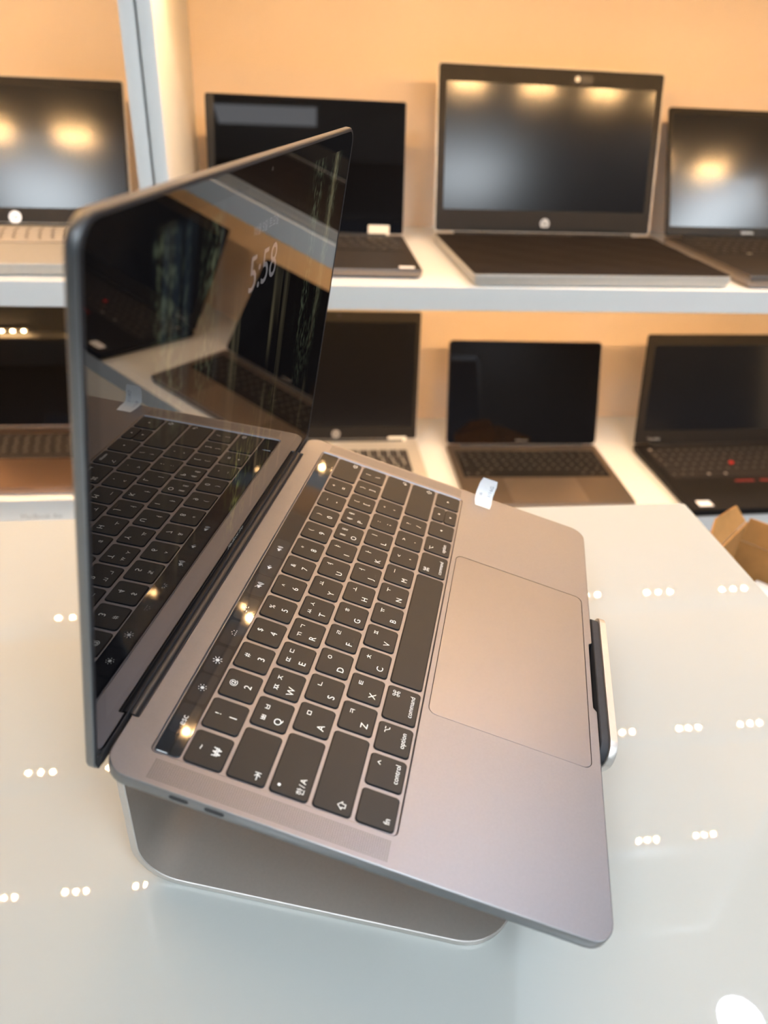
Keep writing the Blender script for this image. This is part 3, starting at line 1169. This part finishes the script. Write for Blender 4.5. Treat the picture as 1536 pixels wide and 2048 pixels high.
def tri_icon(cu, cv, ang):
    def fn(mb_):
        pts_ = [(1.0, 0), (-0.6, 0.85), (-0.6, -0.85)]
        c_, s_ = math.cos(math.radians(ang)), math.sin(math.radians(ang))
        mb_.add([(cu + x * c_ - y * s_, -cv + x * s_ + y * c_, TOPZ + 0.015) for x, y in pts_], [(0, 1, 2)])
    return fn


def option_icon(cu, cv):
    def fn(mb_):
        stroke(mb_, [(-1.6, 1.0), (-0.6, 1.0), (0.7, -1.0), (1.6, -1.0)], 0.32, cu, cv)
        stroke(mb_, [(0.4, 1.0), (1.6, 1.0)], 0.32, cu, cv)
    return fn


def caret_icon(cu, cv):
    def fn(mb_):
        stroke(mb_, [(-1.0, -0.5), (0, 0.7), (1.0, -0.5)], 0.32, cu, cv)
    return fn


def cmd_icon(cu, cv):
    def fn(mb_):
        r_, o_ = 0.62, 0.62
        for sx, sy in ((1, 1), (1, -1), (-1, 1), (-1, -1)):
            cx_, cy_ = sx * (o_ + r_ * 0.75), sy * (o_ + r_ * 0.75)
            stroke(mb_, [(cx_ + r_ * math.cos(k * math.pi / 5), cy_ + r_ * math.sin(k * math.pi / 5)) for k in range(10)], 0.28, cu, cv, True)
        for q_ in (-o_, o_):
            stroke(mb_, [(q_, -1.2), (q_, 1.2)], 0.28, cu, cv)
            stroke(mb_, [(-1.2, q_), (1.2, q_)], 0.28, cu, cv)
    return fn


def combine(*fns):
    def fn(mb_):
        for g_ in fns:
            g_(mb_)
    return fn


def row(r, specs, u0=U0):
    u = u0
    v0_, v1_ = ROWV[r], ROWV[r] + KD
    for units, kind in specs:
        w_ = units * KP - KG
        k_ = make_key(u, u + w_, v0_, v1_)
        cu, cv_ = u + w_ / 2, (v0_ + v1_) / 2
        L_, R_ = u + 3.6 - cu, u + w_ - 3.6 - cu
        marks, extra = [], None
        if isinstance(kind, tuple):
            marks = two(*kind)
        elif len(kind) == 1 and kind in HAN:
            marks = letter_marks(kind)
        elif kind == 'tab':
            extra = tab_icon(u + 3.9, v1_ - 4.2)
        elif kind == 'caps':
            put = [('한', L_ + 0.2, -4.2, dict(size=3.7)), ('/', L_ + 2.9, -4.2, dict(size=3.9)), ('A', L_ + 5.3, -4.2, dict(size=3.9)),
                   ('●', L_ + 0.2, 4.9, dict(height=1.3))]
            marks = put
        elif kind == 'shl':
            extra = shift_icon(u + 4.2, v1_ - 4.6)
        elif kind == 'shr':
            extra = shift_icon(u + w_ - 4.0, v1_ - 4.2)
        elif kind == 'ret':
            extra = return_icon(u + w_ - 3.8, v1_ - 4.0)
        elif kind == 'del':
            extra = delete_icon(u + w_ - 4.2, v1_ - 4.0)
        elif kind == 'fn':
            marks = [('fn', L_ + 0.4, -4.6, dict(size=3.8))]
        elif kind == 'control':
            marks = [('control', 0.6, -4.6, dict(size=3.45))]
            extra = caret_icon(u + w_ - 4.4, v0_ + 4.2)
        elif kind == 'option':
            marks = [('option', 0.6, -4.6, dict(size=3.45))]
            extra = option_icon(u + w_ - 4.4, v0_ + 4.2)
        elif kind == 'optionr':
            marks = [('option', -0.6, -4.6, dict(size=3.45))]
            extra = option_icon(u + 4.4, v0_ + 4.2)
        elif kind == 'command':
            marks = [('command', 0.6, -4.6, dict(size=3.45))]
            extra = cmd_icon(u + w_ - 4.6, v0_ + 4.4)
        elif kind == 'commandr':
            marks = [('command', -0.6, -4.6, dict(size=3.45))]
            extra = cmd_icon(u + 4.6, v0_ + 4.4)
        elif kind == 'left':
            extra = tri_icon(cu, cv_, 180)
        elif kind == 'right':
            extra = tri_icon(cu, cv_, 0)
        legend(k_, marks, cu, cv_, extra)
        if kind in ('f', 'j'):
            MB().box(cu - 2.0, -v1_ + 2.6, TOPZ, cu + 2.0, -v1_ + 3.2, TOPZ + 0.25).map(D).build('bump', 'black_plastic', k_)
        u += units * KP
    return u


row(0, [(1, ('~', '₩'))] + [(1, p) for p in (('!', '1'), ('@', '2'), ('#', '3'), ('$', '4'), ('%', '5'), ('^', '6'), ('&', '7'), ('*', '8'),
                                             ('(', '9'), (')', '0'), ('_', '-'), ('+', '='))] + [(1.5, 'del')])
row(1, [(1.5, 'tab')] + [(1, c) for c in 'qwertyuiop'] + [(1, ('{', '[')), (1, ('}', ']')), (1, ('|', '\\'))])
row(2, [(1.75, 'caps')] + [(1, c) for c in 'asdfghjkl'] + [(1, (':', ';')), (1, ('"', "'")), (1.75, 'ret')])
row(3, [(2.25, 'shl')] + [(1, c) for c in 'zxcvbnm'] + [(1, ('<', ',')), (1, ('>', '.')), (1, ('?', '/')), (2.25, 'shr')])
u_end = row(4, [(1, 'fn'), (1, 'control'), (1, 'option'), (1.25, 'command'), (5, 'space'), (1.25, 'commandr'), (1, 'optionr'), (1, 'left')])
v4 = ROWV[4]
ku = make_key(u_end, u_end + KP - KG, v4, v4 + KD / 2 - 0.25)
legend(ku, [], 0, 0, tri_icon(u_end + (KP - KG) / 2, v4 + 4.1, 90))
kd_ = make_key(u_end, u_end + KP - KG, v4 + KD / 2 + 0.25, v4 + KD)
legend(kd_, [], 0, 0, tri_icon(u_end + (KP - KG) / 2, v4 + 12.4, -90))
row(4, [(1, 'right')], u_end + KP)

# ---- touch bar
tb0, tb1 = 15.2, 26.4
touch = MB().slab(15.7, -tb1, 270.6, -tb0, FLOOR, TOPZ - 0.02, 1.4, 0.15, 4).map(D).build('touch_bar', 'touch_glass', laptop)
MB().slab(271.0, -tb1, 288.2, -tb0, FLOOR, TOPZ - 0.02, 1.4, 0.15, 4).map(D).build('fingerprint_key', 'touch_glass', laptop)
TZ = TOPZ - 0.005
for ua, ub in ((26.4, 42.6), (44.2, 61.6), (62.6, 80.6), (82.6, 100.0), (101.6, 119.4), (122.0, 139.6), (140.2, 157.4), (158.0, 175.4)):
    q = MB()
    q.add([(p[0], p[1], TZ) for p in rrect(ua, -25.2, ub, -16.4, 1.6, 4)], [tuple(range(20))])
    q.map(D).build('soft_button', 'button_glow', touch, smooth=False)
TZ2 = TOPZ + 0.0


def icon(draw):
    mb_ = MB()
    draw(mb_)
    mb_.v = [(x, y, TZ2) for x, y, z in mb_.v]
    mb_.map(D).build('icon', 'icon_glow', touch, smooth=False)


def dotm(mb_, u, v, r, n=8):
    mb_.add([(u + r * math.cos(2 * math.pi * k / n), -v + r * math.sin(2 * math.pi * k / n), TZ2) for k in range(n)], [tuple(range(n))])


def sun(mb_, u, v, r, ray0, ray1, wd, half_=False):
    if not half_:
        dotm(mb_, u, v, r, 12)
    for k in range(8):
        a = 2 * math.pi * k / 8
        if half_ and math.sin(a) < -0.1:
            continue
        stroke(mb_, [(ray0 * math.cos(a), ray0 * math.sin(a)), (ray1 * math.cos(a), ray1 * math.sin(a))], wd, u, v)


def dotsun(mb_, u, v, r, rr, rd):
    dotm(mb_, u, v, r, 12)
    for k in range(8):
        a = 2 * math.pi * k / 8
        dotm(mb_, u + rr * math.cos(a), v + rr * math.sin(a), rd, 6)


def speaker_icon(mb_, u, v, waves, mute=False):
    mb_.add([(u + x, -v + y, TZ2) for x, y in ((-2.2, 0.55), (-1.3, 0.55), (-0.2, 1.5), (-0.2, -1.5), (-1.3, -0.55), (-2.2, -0.55))], [(0, 1, 2, 3, 4, 5)])
    for w_ in range(waves):
        r_ = 0.9 + 0.75 * w_
        stroke(mb_, [(r_ * math.cos(math.radians(a)), r_ * math.sin(math.radians(a))) for a in (-40, -20, 0, 20, 40)], 0.3, u - 0.1, v)
    if mute:
        stroke(mb_, [(-2.2, 1.9), (2.0, -1.9)], 0.3, u, v)


def esc_txt(mb_):
    put_text(mb_, 'esc', 33.6, -20.6, TZ2, size=4.2)


icon(esc_txt)
icon(lambda m_: dotsun(m_, 53.2, 20.6, 0.85, 1.75, 0.24))
icon(lambda m_: sun(m_, 71.4, 20.6, 0.95, 1.5, 2.2, 0.34))
icon(lambda m_: [dotm(m_, 91.7 + x, 20.9 + y, 0.26, 6) for x, y in ((-1.7, 1.1), (-0.6, 1.1), (0.6, 1.1), (1.7, 1.1), (-1.3, -0.2), (1.3, -0.2), (0, -0.9))])
icon(lambda m_: sun(m_, 110.3, 21.4, 0.8, 1.1, 2.0, 0.34, True))
icon(lambda m_: speaker_icon(m_, 131.0, 20.8, 3, True))
icon(lambda m_: speaker_icon(m_, 148.5, 20.8, 1))
icon(lambda m_: speaker_icon(m_, 166.5, 20.8, 3))

# ---- speaker grilles: rows of tiny holes too small to pick apart
for side in (0, 1):
    gm = MB()
    for i_ in range(11):
        for j_ in range(104):
            uu = 3.0 + 0.86 * i_
            uu = uu if side == 0 else LW - uu
            vv_ = 18.5 + 0.965 * j_ + 0.0
            gm.add([(uu + 0.27 * math.cos(k * math.pi / 3), -vv_ + 0.27 * math.sin(k * math.pi / 3), 0.012) for k in range(6)], [tuple(range(6))])
    go = gm.map(D).build('speaker_grille', 'hole_dark', laptop, smooth=False)
    go['kind'] = 'stuff'

# ---- USB-C ports on the left side
for va, vb in ((29.2, 37.3), (43.9, 52.2)):
    pm = MB()
    ring0 = [(-0.03, -p[0], p[1]) for p in rrect(va, -4.15, vb, -1.65, 1.22, 6)]
    ring1 = [(0.4, y, z) for x, y, z in ring0]
    pm.loft([ring0, ring1])
    pm.map(D).build('usb_port', 'port_dark', laptop)

# ---- hinge and lid
hb = MB()
hb.loft([[(27.9 + k * 248.3, 0.35 + 3.0 * math.cos(a) * 1.0, -2.6 + 3.0 * math.sin(a)) for a in [2 * math.pi * i_ / 20 for i_ in range(20)]] for k in (0, 1)])
hb.map(D).build('hinge_barrel', 'black_plastic', laptop)
mb = MB()
mb.box(28.2, -2.75, -5.0, 275.9, -1.2, -0.9)
mb.map(D).build('hinge_gasket', 'rubber_black', laptop)

LA = math.radians(4.97)
LY0 = 1.68
LTOP, LBOTS = 206.2, -6.5


def LID(x, s, d):
    """lid coordinates: x along the hinge, s up the glass, d towards the viewer"""
    return D(x, LY0 + s * math.sin(LA) - d * math.cos(LA), s * math.cos(LA) + d * math.sin(LA))


lid_out = round_poly([(0, LBOTS, 7), (LW, LBOTS, 7), (LW, LTOP, 10.5), (0, LTOP, 10.5)], 8)
lm_ = MB()
lm_.loft([[(p[0], p[1], d) for p in offset_poly(lid_out, i_)] for i_, d in
          ((0.9, -0.45), (0.5, -0.15), (0.0, -0.5), (0.0, -3.0), (0.7, -4.1), (2.2, -4.7))])
lid_o = lm_.map(LID).build('lid', 'space_grey_side', laptop)
# rubber gasket round the glass
gk = MB()
o1, o2, o3 = offset_poly(lid_out, 0.75), offset_poly(lid_out, 1.15), offset_poly(lid_out, 1.9)
gk.loft([[(p[0], p[1], -0.3) for p in o1], [(p[0], p[1], 0.25) for p in o1], [(p[0], p[1], 0.45) for p in o2], [(p[0], p[1], 0.3) for p in o3], [(p[0], p[1], -0.3) for p in o3]], False, False)
gk.map(LID).build('gasket', 'rubber_black', lid_o)
# cover glass with black border, and the lit picture behind it
GB = 1.6
gl = MB()
gl.slab(1.9, GB, LW - 1.9, LTOP - 1.9, -0.35, 0.12, 8.6, 0.1, 7)
gl.map(LID).build('cover_glass', 'screen_gloss', lid_o)
sc_ = MB()
sc_.slab(9.0, 16.8, LW - 9.0, LTOP - 10.4, 0.05, 0.135, 0.5, 0.0, 2)
sc_.map(LID).build('display', 'lock_screen', lid_o, smooth=False)
bs = MB()
bs.slab(1.9, LBOTS + 1.5, LW - 1.9, GB - 0.1, -0.35, 0.35, 1.2, 0.2, 4)
bs.map(LID).build('bottom_strip', 'rubber_black', lid_o)
ck = MB()
put_text(ck, '5:58', 153.2, 159.0, 0.16, height=16.0, sx=1.0)
ck.map(LID).build('clock_digits', 'clock_glow', lid_o, smooth=False)
dt = MB()
put_text(dt, '10월 5일 토요일', 152.0, 177.5, 0.16, height=4.6)
dt.map(LID).build('date_line', 'clock_glow', lid_o, smooth=False)
mbp = MB()
put_text(mbp, 'MacBook Pro', 152.05, 9.2, 0.14, height=2.9)
mbp.map(LID).build('lettering', 'print_grey', lid_o, smooth=False)
wc = MB().cyl((152.05, LTOP - 6.2, 0.1), 0.9, 0.05, 'z', 12)
wc.map(LID).build('webcam', 'port_dark', lid_o)

# ---- paper sticker half stuck to the right edge of the deck, its free half curling up
stm = MB()
prof = [(289.2, 0.10), (296, 0.10), (302.4, 0.12), (304.6, 0.6), (306.0, 2.4), (306.8, 5.4), (307.0, 9.2), (306.8, 13.6)]
rings = []
for (x, z), cut in zip(prof, (0.9, 0, 0, 0, 0, 0, 0.0, 1.0)):
    rings.append([(x, -128.9 - cut, z), (x, -141.6 + cut, z), (x, -141.6 + cut, z + 0.12), (x, -128.9 - cut, z + 0.12)])
stm.loft(rings)
so = stm.map(D).build('price_sticker', 'paper_white', laptop)
so['label'] = 'white paper sticker curling up from the right edge'
tx = MB()


def on_sticker(x, y):
    # x: along the strip (0 at its inner end), y across
    L_ = 0.0
    for (xa, za), (xb, zb) in zip(prof, prof[1:]):
        s_ = math.hypot(xb - xa, zb - za)
        if L_ + s_ >= x or (xb, zb) == prof[-1]:
            f_ = (x - L_) / s_
            nx3, nz3 = -(zb - za) / s_, (xb - xa) / s_
            return (xa + (xb - xa) * f_ + nx3 * 0.17, -135.2 + y, za + (zb - za) * f_ + nz3 * 0.17)
        L_ += s_


put_text(tx, '1/16G', 20.0, -3.4, 0, height=2.6)
put_text(tx, 'i7 256', 13.0, 3.0, 0, height=2.4)
tx.v = [on_sticker(x, y) for x, y, z in tx.v]
tx.map(D).build('handwriting', 'ink_grey', so, smooth=False)
